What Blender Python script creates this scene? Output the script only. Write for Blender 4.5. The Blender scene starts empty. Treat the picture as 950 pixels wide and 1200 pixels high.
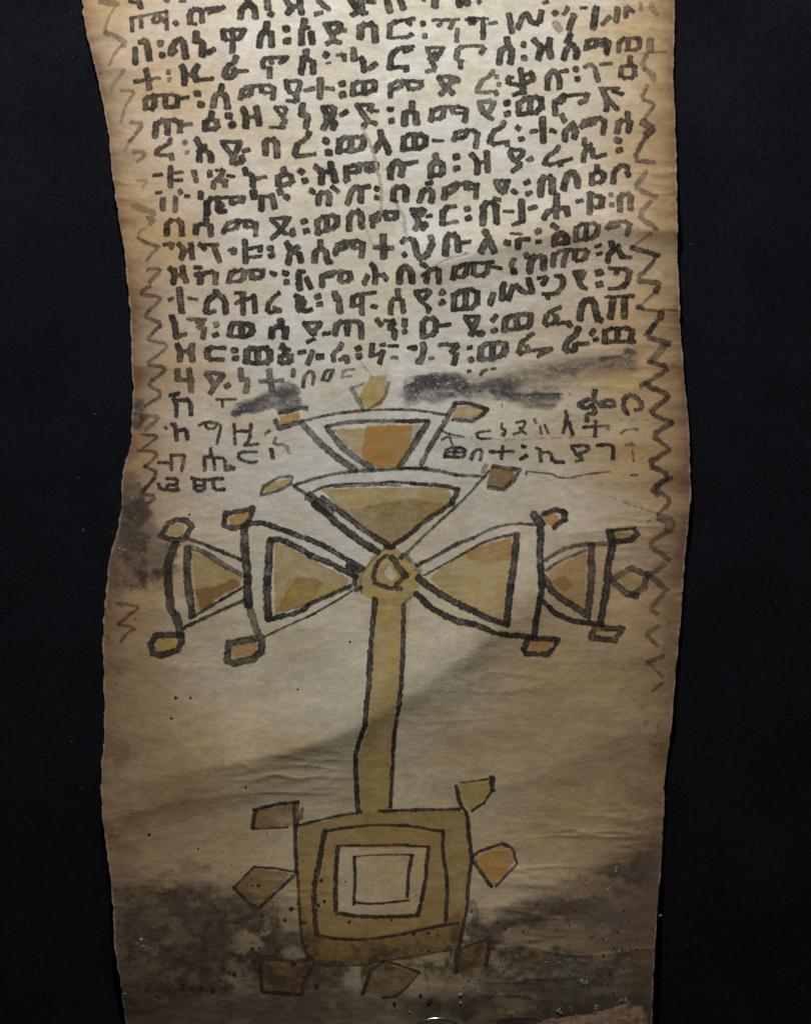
import bpy, math, random
import numpy as np

# ------------------------------------------------------------------ camera, world, lamps, exposure
SC = bpy.context.scene
COL = SC.collection
S = 0.00015                      # metres per traced pixel (the strip is about ten centimetres wide)
CAM_H = 0.85

def W(u, v, z=0.0):
    return ((u - 475.0) * S, (600.0 - v) * S, z)

cam_d = bpy.data.cameras.new('camera')
cam = bpy.data.objects.new('camera', cam_d)
COL.objects.link(cam)
cam.location = (0, 0, CAM_H)
cam_d.sensor_fit = 'VERTICAL'
cam_d.sensor_height = 24.0
cam_d.lens = 24.0 * (CAM_H - 0.0025) / (1200 * S)
cam_d.clip_start = 0.01
cam_d.clip_end = 50
SC.camera = cam

world = bpy.data.worlds.new('World')
SC.world = world
world.use_nodes = True
world.node_tree.nodes['Background'].inputs[0].default_value = (0.75, 0.85, 1.0, 1)
world.node_tree.nodes['Background'].inputs[1].default_value = 0.018

def area_lamp(name, loc, target, size, power, col):
    d = bpy.data.lights.new(name, 'AREA')
    d.shape = 'DISK'
    d.size = size
    d.energy = power
    d.color = col
    o = bpy.data.objects.new(name, d)
    COL.objects.link(o)
    o.location = loc
    dv = [target[i] - loc[i] for i in range(3)]
    import mathutils
    o.rotation_euler = mathutils.Vector(dv).to_track_quat('-Z', 'Y').to_euler()
    return o

area_lamp('key_lamp', (-0.022, 0.232, 0.180), (-0.004, 0.022, 0.0), 0.045, 0.84, (1.0, 0.97, 0.915))
SC.view_settings.view_transform = 'Standard'
SC.view_settings.look = 'None'
SC.view_settings.exposure = 0.0
SC.view_settings.gamma = 1.0
SC.cycles.transparent_max_bounces = 24
SC.cycles.max_bounces = 6

# ------------------------------------------------------------------ noise and curves
_LAT = {}
def vnoise(u, v, su, sv, seed):
    """smooth value noise, 0..1, on arrays of positions"""
    if seed not in _LAT:
        _LAT[seed] = np.random.RandomState(seed).rand(256, 256)
    L = _LAT[seed]
    x = u / su + 1000.0; y = v / sv + 1000.0
    ix = np.floor(x).astype(np.int64); iy = np.floor(y).astype(np.int64)
    fx = x - ix; fy = y - iy
    fx = fx * fx * (3 - 2 * fx); fy = fy * fy * (3 - 2 * fy)
    a = L[iy & 255, ix & 255]; b = L[iy & 255, (ix + 1) & 255]
    c = L[(iy + 1) & 255, ix & 255]; d = L[(iy + 1) & 255, (ix + 1) & 255]
    return (a * (1 - fx) + b * fx) * (1 - fy) + (c * (1 - fx) + d * fx) * fy

def fbm(u, v, su, sv, seed, octs=4):
    t = 0.0; w = 0.0; a = 1.0
    for k in range(octs):
        cs, sn = math.cos(0.5 * k), math.sin(0.5 * k) if su == sv else 0.0
        if su != sv: cs = 1.0
        t = t + a * vnoise(u * cs - v * sn, u * sn + v * cs, su / 2 ** k, sv / 2 ** k, seed + k * 17)
        w += a; a *= 0.55
    return t / w

def sst(a, b, x):
    t = np.clip((x - a) / (b - a), 0, 1)
    return t * t * (3 - 2 * t)

LE = [(-60,93),(0,95),(20,97.5),(40,101),(60,106),(80,111.5),(100,116),(120,120),(150,126),(180,129),(200,130.5),(230,135),(265,139.5),(300,146.5),(330,148.7),(360,151.7),(380,153),(430,154),(450,156),(490,154),(520,153),(530,150),(545,145),(560,142.5),(580,142),(600,141),(620,138),(632,134),(650,129),(660,126),(675,126),(700,123.5),(720,121),(760,120),(800,121),(830,122),(870,121.5),(890,118.7),(930,118),(960,119),(980,123),(1020,128),(1060,132.6),(1110,135),(1150,141),(1200,147),(1280,155)]
RE = [(-60,792),(0,791),(60,790),(100,789),(118,791),(150,792),(200,793),(250,794),(300,794),(320,795),(350,796),(390,798),(400,798.5),(430,801),(455,803),(480,806),(520,808),(560,809),(580,810),(590,808.5),(620,806),(640,803.6),(670,801.5),(700,799.6),(730,797.8),(760,794.5),(790,792),(820,789.5),(840,787.5),(870,785),(900,781),(925,779),(960,778),(1000,776),(1060,770.5),(1100,767.6),(1150,765),(1200,764),(1280,760)]
def edge(tab, v):
    a = np.array(tab, float)
    o = 0
    for d in (-6, -3, 0, 3, 6):
        o = o + np.interp(v + d, a[:, 0], a[:, 1])
    return o / 5
def left_edge(v): return edge(LE, v) + .7 * (vnoise(v, v * 0, 2.6, 7, 7) - .5) + .9 * sst(.88, .97, vnoise(v, v * 0, 6, 7, 3)) + (vnoise(v, v * 0, 7, 7, 5) - .5) * 1.6
def right_edge(v): return edge(RE, v) + .7 * (vnoise(v, v * 0, 2.6, 7, 8) - .5) - .9 * sst(.88, .97, vnoise(v, v * 0, 6, 7, 4)) + (vnoise(v, v * 0, 9, 7, 6) - .5) * 1.4

def curve(pts, u):
    a = np.array(pts, float)
    o = 0
    for d in (-24, -12, 0, 12, 24):
        o = o + np.interp(u + d, a[:, 0], a[:, 1])
    return o / 5

WAVE_A = [(60,920),(118,913),(200,906),(260,895),(330,880),(400,858),(430,840),(500,798),(560,752),(620,712),(700,672),(830,640)]
def ridge(s, up, dn):
    return np.where(s < 0, np.exp(-(s / up) ** 2), np.exp(-(np.sqrt(s * s + 9) - 3) / dn))

def height(u, v):
    """height of the skin above the cloth, in millimetres"""
    h = 1.6 + 0 * u
    h = h + 0.9 * (fbm(u, v, 210, 150, 31, 2) - .5)
    h = h + 0.34 * (fbm(u, v, 120, 46, 41, 3) - .5)
    h = h + 0.11 * (fbm(u, v, 30, 19, 43, 3) - .5)
    # long diagonal wave under the arms
    s = v - curve(WAVE_A, u)
    k = np.interp(u, [100, 200, 330, 560, 640, 720], [.15, .6, 1.05, .95, .35, .0])
    h = h + 2.4 * k * (.8 + .5 * vnoise(u, v, 70, 90, 49)) * np.where(s < 0, np.exp(-(s / 62.0) ** 2), np.exp(-(np.sqrt(s * s + 16 ** 2 * sst(330, 520, u) + 30) - np.sqrt(16 ** 2 * sst(330, 520, u) + 30)) / 36.0))
    # pressed crease running to the right edge
    s = v - curve([(440,333),(500,313),(560,296),(640,276),(720,264),(800,273)], u)
    h = h + 1.15 * sst(435, 530, u) * ridge(s, 40.0, 22.0)
    s = v - curve([(100,968),(200,938),(300,926),(380,905),(470,880)], u)
    h = h + 0.8 * (1 - sst(250, 430, u)) * ridge(s, 34.0, 26.0)
    s = v - curve([(480,1000),(560,935),(650,900),(720,862),(800,850)], u)
    h = h + 0.55 * sst(500, 600, u) * ridge(s, 45.0, 30.0)
    s = v - curve([(560,640),(640,628),(720,622),(810,618)], u)
    h = h + 0.3 * sst(600, 720, u) * ridge(s, 30.0, 14.0)
    rd = fbm(u + 25 * fbm(u, v, 50, 50, 47, 2), v, 85, 17, 45, 3)
    rd = (1 - np.abs(2 * rd - 1)) ** 5
    em = np.minimum(u - left_edge_s(v), right_edge_s(v) - u)
    h = h + .17 * sst(.42, .85, vnoise(u, v, 120, 70, 48)) * rd * np.clip(.25 + np.exp(-np.clip(em, 0, None) / 90.0) + .7 * sst(520, 620, u) * sst(760, 900, v) + .75 * (1 - sst(330, 430, u)) * sst(730, 800, v), 0, 1.2)
    # short creases pinched into the edges
    for cv, a, x0, x1, up, dn in ((79,.20,125,215,14,7),(104,.07,125,170,9,5),(174,.17,135,210,14,6),(231,.17,140,215,12,6),(255,.10,150,190,8,4),(430,.16,150,215,12,6),(716,.1,150,230,12,7)):
        s = v - cv - 4 * (vnoise(u, v, 60, 60, int(cv)) - .5) + (u - 140) * .03
        h = h + 2.5 * a * (1 - sst(x0, x1, u)) * ridge(s, up * 1.4, dn * 1.4)
    for cv, a, x0, x1, up, dn in ((270,.16,700,770,12,5),(362,.14,720,790,10,4),(428,.10,720,800,9,4),(520,.09,640,760,9,4),(562,.08,650,760,8,4),(598,.12,740,800,10,5),(98,.10,740,780,10,5),(770,.12,640,770,20,10)):
        s = v - cv - 5 * (vnoise(u, v, 60, 60, int(cv)) - .5)
        h = h + 2.5 * a * sst(x0, x1, u) * ridge(s, up * 1.4, dn * 1.4)
    # scraped vein
    # rise and roll-over towards the bottom
    h = h + 2.2 * sst(940, 1130, v)
    h = h - 2.0 * sst(1150, 1240, v - .04 * (u - 450))
    # edges settle on the cloth
    dl = u - left_edge_s(v); dr = right_edge_s(v) - u
    dm = np.minimum(dl, dr)
    h = h - 0.55 * np.exp(-np.clip(dm, 0, None) / 24.0)
    return np.maximum(h, 0.45)
def left_edge_s(v): return edge(LE, v)
def right_edge_s(v): return edge(RE, v)

# ------------------------------------------------------------------ materials
class NT:
    def __init__(self, name):
        self.m = bpy.data.materials.new(name)
        self.m.use_nodes = True
        self.t = self.m.node_tree
        self.t.nodes.clear()
        self.out = self.n('ShaderNodeOutputMaterial')
        self.p = self.n('ShaderNodeBsdfPrincipled')
    def n(self, ty, **kw):
        x = self.t.nodes.new(ty)
        for k, v in kw.items(): setattr(x, k, v)
        return x
    def l(self, a, b): self.t.links.new(a, b)
    def noise(self, scale, detail=4, rough=.6, vec=None):
        x = self.n('ShaderNodeTexNoise')
        x.inputs['Scale'].default_value = scale
        x.inputs['Detail'].default_value = detail
        x.inputs['Roughness'].default_value = rough
        if vec is not None: self.l(vec, x.inputs['Vector'])
        return x.outputs['Fac']
    def mapr(self, val, a, b, c, d):
        x = self.n('ShaderNodeMapRange')
        self.l(val, x.inputs[0])
        for i, q in zip((1, 2, 3, 4), (a, b, c, d)): x.inputs[i].default_value = q
        return x.outputs[0]
    def math(self, op, a, b=None, clamp=False):
        x = self.n('ShaderNodeMath', operation=op)
        x.use_clamp = clamp
        for i, q in enumerate((a, b)):
            if q is None: continue
            if isinstance(q, (int, float)): x.inputs[i].default_value = q
            else: self.l(q, x.inputs[i])
        return x.outputs[0]
    def coords(self, sx=1, sy=1, sz=1):
        g = self.n('ShaderNodeNewGeometry')
        m = self.n('ShaderNodeMapping')
        self.l(g.outputs['Position'], m.inputs[0])
        m.inputs['Scale'].default_value = (sx, sy, sz)
        return m.outputs[0]
    def bump(self, h, strength, dist, prev=None):
        b = self.n('ShaderNodeBump')
        b.inputs['Strength'].default_value = strength
        b.inputs['Distance'].default_value = dist
        self.l(h, b.inputs['Height'])
        if prev is not None: self.l(prev, b.inputs['Normal'])
        return b.outputs[0]

def parchment_mat():
    q = NT('aged_parchment')
    at = q.n('ShaderNodeAttribute', attribute_name='tint')
    pos = q.coords()
    fib = q.coords(1, 1.7, 1)
    n1 = q.noise(900, 5, .65, pos)
    n2 = q.noise(5200, 3, .7, pos)
    n3 = q.noise(420, 4, .6, fib)
    f = q.math('MULTIPLY', q.mapr(n1, .3, .7, .90, 1.08), q.mapr(n2, .3, .7, .91, 1.07))
    f = q.math('MULTIPLY', f, q.mapr(n3, .3, .7, .94, 1.05))
    vo = q.n('ShaderNodeTexVoronoi'); vo.inputs['Scale'].default_value = 1500
    q.l(pos, vo.inputs['Vector'])
    dots = q.math('MULTIPLY', q.mapr(vo.outputs['Distance'], .10, .22, .26, 0), q.mapr(q.noise(260, 3, .6, pos), .48, .62, 0, 1))
    f = q.math('SUBTRACT', f, dots)
    mx = q.n('ShaderNodeVectorMath', operation='SCALE')
    q.l(at.outputs['Color'], mx.inputs[0]); q.l(f, mx.inputs['Scale'])
    q.l(mx.outputs[0], q.p.inputs['Base Color'])
    q.p.inputs['Roughness'].default_value = .62
    q.p.inputs['Specular IOR Level'].default_value = .28
    b = q.bump(q.noise(330, 5, .62, fib), .45, .0003)
    b = q.bump(q.noise(1400, 4, .6, pos), .5, .0001, b)
    b = q.bump(n2, .35, .00004, b)
    q.l(b, q.p.inputs['Normal'])
    q.l(q.p.outputs[0], q.out.inputs[0])
    return q.m

def ink_mat(name, col, col2, grain=.5, rough=.6, gs=3200):
    """pigment layer: coverage comes from the 'coverage' attribute broken up by grain"""
    q = NT(name)
    at = q.n('ShaderNodeAttribute', attribute_name='coverage')
    pos = q.coords()
    n1 = q.noise(gs, 4, .75, pos)
    n2 = q.noise(760, 3, .6, pos)
    m = q.math('MULTIPLY', at.outputs['Fac'], q.mapr(n1, .3, .66, 1.0 - grain, 1.0 + grain * .45))
    m = q.math('MULTIPLY', m, q.mapr(n2, .3, .7, .82, 1.12), True)
    cr = q.n('ShaderNodeMix', data_type='RGBA')
    q.l(q.mapr(q.noise(500, 3, .6, pos), .35, .65, 0, 1), cr.inputs['Factor'])
    cr.inputs['A'].default_value = (*col, 1); cr.inputs['B'].default_value = (*col2, 1)
    q.l(cr.outputs['Result'], q.p.inputs['Base Color'])
    q.p.inputs['Roughness'].default_value = rough
    q.p.inputs['Specular IOR Level'].default_value = .2
    fib = q.coords(1, 1.7, 1)
    b = q.bump(q.noise(330, 5, .62, fib), .45, .0003)
    b = q.bump(q.noise(1400, 4, .6, pos), .5, .0001, b)
    q.l(b, q.p.inputs['Normal'])
    tr = q.n('ShaderNodeBsdfTransparent')
    ms = q.n('ShaderNodeMixShader')
    q.l(m, ms.inputs[0]); q.l(tr.outputs[0], ms.inputs[1]); q.l(q.p.outputs[0], ms.inputs[2])
    q.l(ms.outputs[0], q.out.inputs[0])
    return q.m

def plain_mat(name, col, rough=.6, metal=0.0, nscale=900, amp=.25, bump=.0001):
    q = NT(name)
    pos = q.coords()
    n = q.noise(nscale, 4, .6, pos)
    mx = q.n('ShaderNodeVectorMath', operation='SCALE')
    mx.inputs[0].default_value = col
    q.l(q.mapr(n, .3, .7, 1 - amp, 1 + amp), mx.inputs['Scale'])
    q.l(mx.outputs[0], q.p.inputs['Base Color'])
    q.p.inputs['Roughness'].default_value = rough
    q.p.inputs['Metallic'].default_value = metal
    q.l(q.bump(n, .5, bump), q.p.inputs['Normal'])
    q.l(q.p.outputs[0], q.out.inputs[0])
    return q.m

def cloth_mat():
    q = NT('black_felt_cloth')
    pos = q.coords()
    d = q.coords(1, .35, 1)
    n1 = q.noise(2600, 3, .7, pos)
    n2 = q.noise(60, 3, .5, pos)
    n3 = q.noise(1300, 3, .7, d)
    f = q.math('MULTIPLY', q.mapr(n1, .3, .7, .55, 1.5), q.mapr(n2, .3, .7, .8, 1.2))
    f = q.math('MULTIPLY', f, q.mapr(n3, .3, .7, .75, 1.25))
    mx = q.n('ShaderNodeVectorMath', operation='SCALE')
    mx.inputs[0].default_value = (.0068, .0073, .0105)
    q.l(f, mx.inputs['Scale'])
    q.l(mx.outputs[0], q.p.inputs['Base Color'])
    q.p.inputs['Roughness'].default_value = 1
    q.p.inputs['Specular IOR Level'].default_value = .05
    b = q.bump(n3, .6, .0003)
    b = q.bump(n1, .8, .00015, b)
    q.l(b, q.p.inputs['Normal'])
    q.l(q.p.outputs[0], q.out.inputs[0])
    return q.m

M_PARCH = parchment_mat()
M_CLOTH = cloth_mat()
M_INK = ink_mat('brown_black_ink', (.013, .011, .010), (.032, .024, .018), .46, .6, 3800)
M_INK2 = ink_mat('thin_blue_black_ink', (.014, .016, .022), (.028, .026, .028), .6)
M_LINE = ink_mat('drawing_ink', (.022, .019, .020), (.036, .029, .025), .45)
M_SMUDGE = ink_mat('smeared_ink', (.045, .045, .062), (.085, .08, .09), .45)
M_OCHRE = ink_mat('ochre_wash', (.44, .29, .065), (.50, .37, .13), .34, .55, 1700)
M_ORANGE = ink_mat('orange_wash', (.52, .245, .045), (.48, .28, .075), .4, .55, 1700)
M_BROWN = ink_mat('brown_wash', (.24, .13, .045), (.30, .17, .06), .3, .55, 1500)
M_PALE = ink_mat('pale_scrape', (.36, .31, .25), (.44, .39, .32), .4)
M_DIRT = plain_mat('dark_grime', (.018, .013, .011), .8)
M_CRUMB = plain_mat('pale_crumb', (.27, .235, .19), .7)
M_METAL = plain_mat('polished_metal', (.75, .76, .78), .14, 1.0, 300, .05, .00002)
M_LINT = plain_mat('grey_lint', (.12, .12, .14), .9)

# ------------------------------------------------------------------ mesh helpers
def tag(o, label=None, cat=None, kind=None, group=None):
    if label: o['label'] = label
    if cat: o['category'] = cat
    if kind: o['kind'] = kind
    if group: o['group'] = group
    return o

def link_mesh(name, verts, faces, mat, parent=None, attrs=None, color=None, smooth=True):
    me = bpy.data.meshes.new(name)
    verts = np.asarray(verts, np.float32); faces = np.asarray(faces, np.int32)
    nf, k = faces.shape
    me.vertices.add(len(verts)); me.vertices.foreach_set('co', verts.ravel())
    me.loops.add(nf * k); me.loops.foreach_set('vertex_index', faces.ravel())
    me.polygons.add(nf)
    me.polygons.foreach_set('loop_start', np.arange(nf, dtype=np.int32) * k)
    me.polygons.foreach_set('loop_total', np.full(nf, k, np.int32))
    me.update(calc_edges=True)
    if attrs:
        for an, av in attrs.items():
            a = me.attributes.new(an, 'FLOAT', 'POINT')
            a.data.foreach_set('value', np.asarray(av, np.float32))
    if color is not None:
        a = me.attributes.new('tint', 'FLOAT_COLOR', 'POINT')
        c = np.ones((len(verts), 4), np.float32); c[:, :3] = color
        a.data.foreach_set('color', c.ravel())
    if smooth: me.shade_smooth()
    me.materials.append(mat)
    o = bpy.data.objects.new(name, me)
    COL.objects.link(o)
    if parent: o.parent = parent
    return o

def empty(name, loc=(0, 0, 0), parent=None):
    o = bpy.data.objects.new(name, None)
    COL.objects.link(o)
    o.location = loc
    o.empty_display_size = .005
    if parent: o.parent = parent
    return o

ROOT = empty('parchment_scroll')
tag(ROOT, 'old parchment scroll with handwritten script above a painted ochre cross, on black cloth', 'scroll')

# ------------------------------------------------------------------ the skin
CREAM = np.array((.61, .59, .55)); GREYC = np.array((.57, .53, .415)); TAN = np.array((.465, .325, .18))
BROWN = np.array((.16, .082, .042)); DARK = np.array((.060, .045, .040)); PURP = np.array((.125, .092, .082))

def poly_sd(u, v, pts):
    """signed distance to a polygon, negative inside"""
    P = np.array(pts, float); Q = np.roll(P, -1, 0)
    d = np.full(u.shape, 1e9); ins = np.zeros(u.shape, bool)
    for (x0, y0), (x1, y1) in zip(P, Q):
        dx, dy = x1 - x0, y1 - y0
        t = np.clip(((u - x0) * dx + (v - y0) * dy) / (dx * dx + dy * dy + 1e-9), 0, 1)
        d = np.minimum(d, np.hypot(u - x0 - t * dx, v - y0 - t * dy))
        c = ((y0 > v) != (y1 > v)) & (u < dx * (v - y0) / (dy + (1e-12 if dy == 0 else 0)) + x0)
        ins ^= c
    return np.where(ins, -d, d)

def line_d(u, v, pts):
    d = np.full(u.shape, 1e9)
    if len(pts) == 1: pts = [pts[0], (pts[0][0] + .1, pts[0][1])]
    for (x0, y0), (x1, y1) in zip(pts[:-1], pts[1:]):
        dx, dy = x1 - x0, y1 - y0
        t = np.clip(((u - x0) * dx + (v - y0) * dy) / (dx * dx + dy * dy + 1e-9), 0, 1)
        d = np.minimum(d, np.hypot(u - x0 - t * dx, v - y0 - t * dy))
    return d

STAINS_AND_SHADE = [  # stains, plus crease and foot shade painted in: polygon, colour, strength, softness, noise push
    ([(138,572),(163,566),(176,600),(192,632),(206,652),(188,664),(165,662),(140,640)], (.10,.08,.066), .9, 5, 11),
    ([(124,650),(150,640),(205,652),(204,668),(190,682),(160,690),(140,692),(124,684)], (.16,.115,.08), .9, 8, 30),
    ([(150,468),(168,470),(172,490),(165,502),(152,500)], (.16,.11,.095), .75, 4, 9),
    ([(140,555),(158,545),(162,562),(150,580),(140,580)], (.15,.09,.07), .55, 5, 9),
    ([(118,1050),(170,1040),(235,1036),(262,1068),(276,1100),(286,1128),(262,1136),(225,1140),(190,1158),(150,1215),(118,1215)], (.10,.070,.052), .85, 9, 34),
    ([(128,1060),(190,1055),(215,1080),(190,1105),(150,1100),(128,1120)], (.05,.045,.045), .62, 10, 30),
    ([(205,1040),(240,1045),(262,1085),(270,1120),(240,1125),(215,1090)], (.045,.028,.028), .6, 8, 26),
    ([(800,972),(740,998),(690,1018),(640,1042),(590,1062),(548,1086),(560,1112),(600,1118),(650,1100),(800,1060)], (.13,.09,.066), .72, 10, 14),
    ([(800,1010),(700,1040),(620,1080),(560,1120),(500,1150),(470,1230),(800,1230)], (.12,.088,.066), .62, 18, 30),
    ([(640,1120),(700,1110),(730,1130),(720,1165),(660,1165)], (.16,.15,.15), .45, 14, 26),
    ([(270,1165),(420,1158),(560,1160),(640,1150),(760,1150),(760,1290),(130,1290),(140,1185)], (.06,.048,.04), .55, 12, 18),  # brown staining plus shade painted in at the curled foot and above the roll
    ([(300,1130),(500,1120),(560,1100),(540,1160),(400,1165),(300,1170)], (.30,.235,.15), .5, 16, 16),
    ([(600,700),(700,690),(800,700),(800,980),(700,980),(640,900),(580,860),(560,780)], (.40,.285,.155), .42, 40, 60),
    ([(112,720),(180,740),(230,840),(240,960),(240,1030),(112,1040)], (.34,.235,.135), .5, 36, 50),
    ([(112,1030),(240,1020),(350,1060),(400,1120),(420,1230),(112,1230)], (.16,.115,.08), .75, 24, 36),
    ([(150,200),(200,198),(215,215),(190,240),(148,240)], (.33,.24,.14), .3, 16, 16),
    ([(312,768),(370,762),(425,780),(425,836),(370,850),(330,862),(318,845),(306,825)], (.34,.335,.29), .22, 3, 8),  # shaded side of a small crease, painted as a grey patch
    ([(430,280),(520,300),(640,290),(790,290),(790,330),(600,330),(470,345)], (.44,.38,.28), .35, 16, 12),  # shade below the pressed crease, painted in as a duller band
    ([(636,640),(700,636),(706,712),(650,706)], (.42,.30,.18), .35, 9, 8),
    ([(540,835),(620,820),(700,815),(770,830),(770,900),(640,900),(560,920)], (.36,.27,.17), .35, 24, 30),
    ([(120,905),(220,880),(255,895),(200,930),(120,940)], (.33,.25,.16), .4, 18, 22),
]
SPECKS = []

def skin_color(u, v):
    dl = u - left_edge_s(v); dr = right_edge_s(v) - u
    n_a = fbm(u, v, 90, 40, 71, 4); n_b = fbm(u, v, 22, 9, 73, 4); n_c = fbm(u, v, 150, 150, 79, 3); n_d = fbm(u, v, 9, 9, 83, 3); n_e = fbm(u, v, 26, 20, 87, 5); n_f = fbm(u, v, 70, 55, 89, 4)
    wl = np.interp(v, [0, 120, 260, 420, 600, 760, 900, 1030, 1200], [170, 160, 130, 120, 120, 130, 175, 220, 240])
    wr = np.interp(v, [0, 120, 260, 420, 600, 760, 900, 1030, 1200], [80, 105, 140, 170, 200, 230, 260, 290, 330])
    dl2 = dl + 60 * (n_a - .5); dr2 = dr + 70 * (n_a - .5)
    t = np.clip(np.exp(-(np.clip(dl2, 0, None) / wl) ** 1.6) + np.exp(-(np.clip(dr2, 0, None) / wr) ** 1.6), 0, 1)
    low = sst(520, 1000, v)
    base = CREAM[None] * (1 - low[:, None]) + GREYC[None] * low[:, None]
    t = np.clip(t * 1.0 + low * .16 + .55 * (n_c - .5) + .55 * (n_f - .5) + .22 * (n_b - .5), 0, 1)
    c = base * (1 - t[:, None]) + TAN[None] * t[:, None]
    ol = (.30 * sst(.42, .70, n_f) + .35 * sst(.5, .75, n_c) + .22 * low)[:, None]
    c = c * (1 - ol * np.array((.08, .08, .22))[None])
    # browned margins
    em = np.minimum(dl, dr)
    bw = np.interp(v, [0, 200, 500, 700, 950, 1100], [19, 22, 28, 38, 58, 66])
    e = np.exp(-np.clip(em + 16 * (n_b - .5), 0, None) / bw) * (.30 + .9 * n_a)
    e = np.clip(e * np.interp(v, [0, 500, 800, 1000], [1.15, 1.25, 1.55, 1.7]), 0, .93)
    c = c * (1 - e[:, None]) + BROWN[None] * e[:, None]
    for pts, colr, k, soft, push in STAINS_AND_SHADE:
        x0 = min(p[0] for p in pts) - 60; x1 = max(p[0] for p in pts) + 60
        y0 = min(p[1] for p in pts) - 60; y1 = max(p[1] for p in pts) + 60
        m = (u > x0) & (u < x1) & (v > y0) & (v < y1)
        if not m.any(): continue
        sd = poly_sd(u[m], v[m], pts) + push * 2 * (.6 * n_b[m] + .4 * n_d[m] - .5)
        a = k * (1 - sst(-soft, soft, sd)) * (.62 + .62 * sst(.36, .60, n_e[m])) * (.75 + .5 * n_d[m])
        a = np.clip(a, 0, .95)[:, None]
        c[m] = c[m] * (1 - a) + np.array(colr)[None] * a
    # fine brown flecks in the tanned zones
    fl = sst(.66, .78, n_d) * sst(.5, .7, n_b) * (.25 + .6 * e)
    c = c * (1 - .55 * fl[:, None])
    c = c * (1 + .20 * (n_b[:, None] - .5) + .22 * (n_e[:, None] - .5) + .13 * (n_d[:, None] - .5))
    # lit highlight on the raw cut edge, painted in as a paler rim
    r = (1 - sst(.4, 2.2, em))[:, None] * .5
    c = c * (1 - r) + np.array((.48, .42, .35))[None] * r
    return np.clip(c, .01, .9)

def build_skin():
    v = np.arange(-42, 1262, 1.5)
    n = 452
    tt = np.linspace(0, 1, n)
    L = left_edge(v); R = right_edge(v)
    U = L[:, None] + (R - L)[:, None] * tt[None]
    V = np.repeat(v[:, None], n, 1)
    H = height(U.ravel(), V.ravel()).reshape(U.shape)
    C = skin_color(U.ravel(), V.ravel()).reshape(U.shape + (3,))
    # turned-down thickness at both edges and the ends
    U2 = np.concatenate([U[:, :1] + .3, U, U[:, -1:] - .3], 1); V2 = np.concatenate([V[:, :1], V, V[:, -1:]], 1)
    H2 = np.concatenate([H[:, :1] - .35, H, H[:, -1:] - .35], 1)
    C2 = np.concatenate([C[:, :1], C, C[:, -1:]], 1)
    P = np.stack([(U2 - 475) * S, (600 - V2) * S, H2 * .001], -1).reshape(-1, 3)
    r, c = U2.shape
    idx = np.arange(r * c).reshape(r, c)
    F = np.stack([idx[:-1, :-1], idx[1:, :-1], idx[1:, 1:], idx[:-1, 1:]], -1).reshape(-1, 4)
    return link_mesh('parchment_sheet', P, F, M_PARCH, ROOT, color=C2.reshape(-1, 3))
build_skin()

# ------------------------------------------------------------------ black cloth
n = 60
g = np.linspace(-.5, .5, n)
X, Y = np.meshgrid(g, g)
idx = np.arange(n * n).reshape(n, n)
F = np.stack([idx[:-1, :-1], idx[:-1, 1:], idx[1:, 1:], idx[1:, :-1]], -1).reshape(-1, 4)
Z = 0 * X
cl = link_mesh('cloth_surface', np.stack([X, Y, Z], -1).reshape(-1, 3), F, M_CLOTH)
tag(cl, 'dark navy black felt cloth spread flat beneath the scroll', 'cloth', 'structure')

# ------------------------------------------------------------------ pigment patches that follow the skin
LAYER = [0]
def patch(name, parent, mat, field, box, step=.75, lift=.035):
    """field(u, v) -> coverage 0..1; one mesh of small cells wherever pigment lies"""
    x0, y0, x1, y1 = box
    i0, i1 = int(math.floor(x0 / step)), int(math.ceil(x1 / step))
    j0, j1 = int(math.floor(y0 / step)), int(math.ceil(y1 / step))
    uu = np.arange(i0, i1 + 1) * step; vv = np.arange(j0, j1 + 1) * step
    U, V = np.meshgrid(uu, vv)
    D = field(U, V)
    D = D * sst(.8, 2.2, U - left_edge(V)) * sst(.8, 2.2, right_edge(V) - U)
    on = D > .02
    cell = on[:-1, :-1] | on[1:, :-1] | on[:-1, 1:] | on[1:, 1:]
    if not cell.any(): return None
    jj, ii = np.nonzero(cell)
    w = U.shape[1]
    q = np.stack([jj * w + ii, (jj + 1) * w + ii, (jj + 1) * w + ii + 1, jj * w + ii + 1], -1)
    used, inv = np.unique(q.ravel(), return_inverse=True)
    fu, fv = U.ravel()[used], V.ravel()[used]
    LAYER[0] += 1
    z = height(fu, fv) + lift + .0011 * (LAYER[0] % 9)
    P = np.stack([(fu - 475) * S, (600 - fv) * S, z * .001], -1)
    return link_mesh(name, P, inv.reshape(-1, 4), mat, parent, attrs={'coverage': D.ravel()[used]})

def nib_sd(u, v, pts, r, nib):
    """signed distance to a stroke drawn with a broad square nib: thick uprights, thinner bars, blunt ends"""
    d = np.full(u.shape, 1e9)
    if len(pts) == 1: pts = [pts[0], (pts[0][0] + .1, pts[0][1])]
    for (x0, y0), (x1, y1) in zip(pts[:-1], pts[1:]):
        dx, dy = x1 - x0, y1 - y0
        ln = math.hypot(dx, dy) + 1e-9
        rr = r * ((1 - nib) + nib * (.68 + .50 * abs(dy) / ln)) if ln > r * .8 else r * (1 + .12 * nib)
        al = ((u - x0) * dx + (v - y0) * dy) / ln
        pe = np.abs((u - x0) * dy - (v - y0) * dx) / ln
        ov = np.maximum(np.maximum(-al, al - ln), 0)
        d = np.minimum(d, (pe ** 3 + (ov * 1.08) ** 3 + 1e-12) ** (1 / 3) - rr)
    return d

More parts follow.
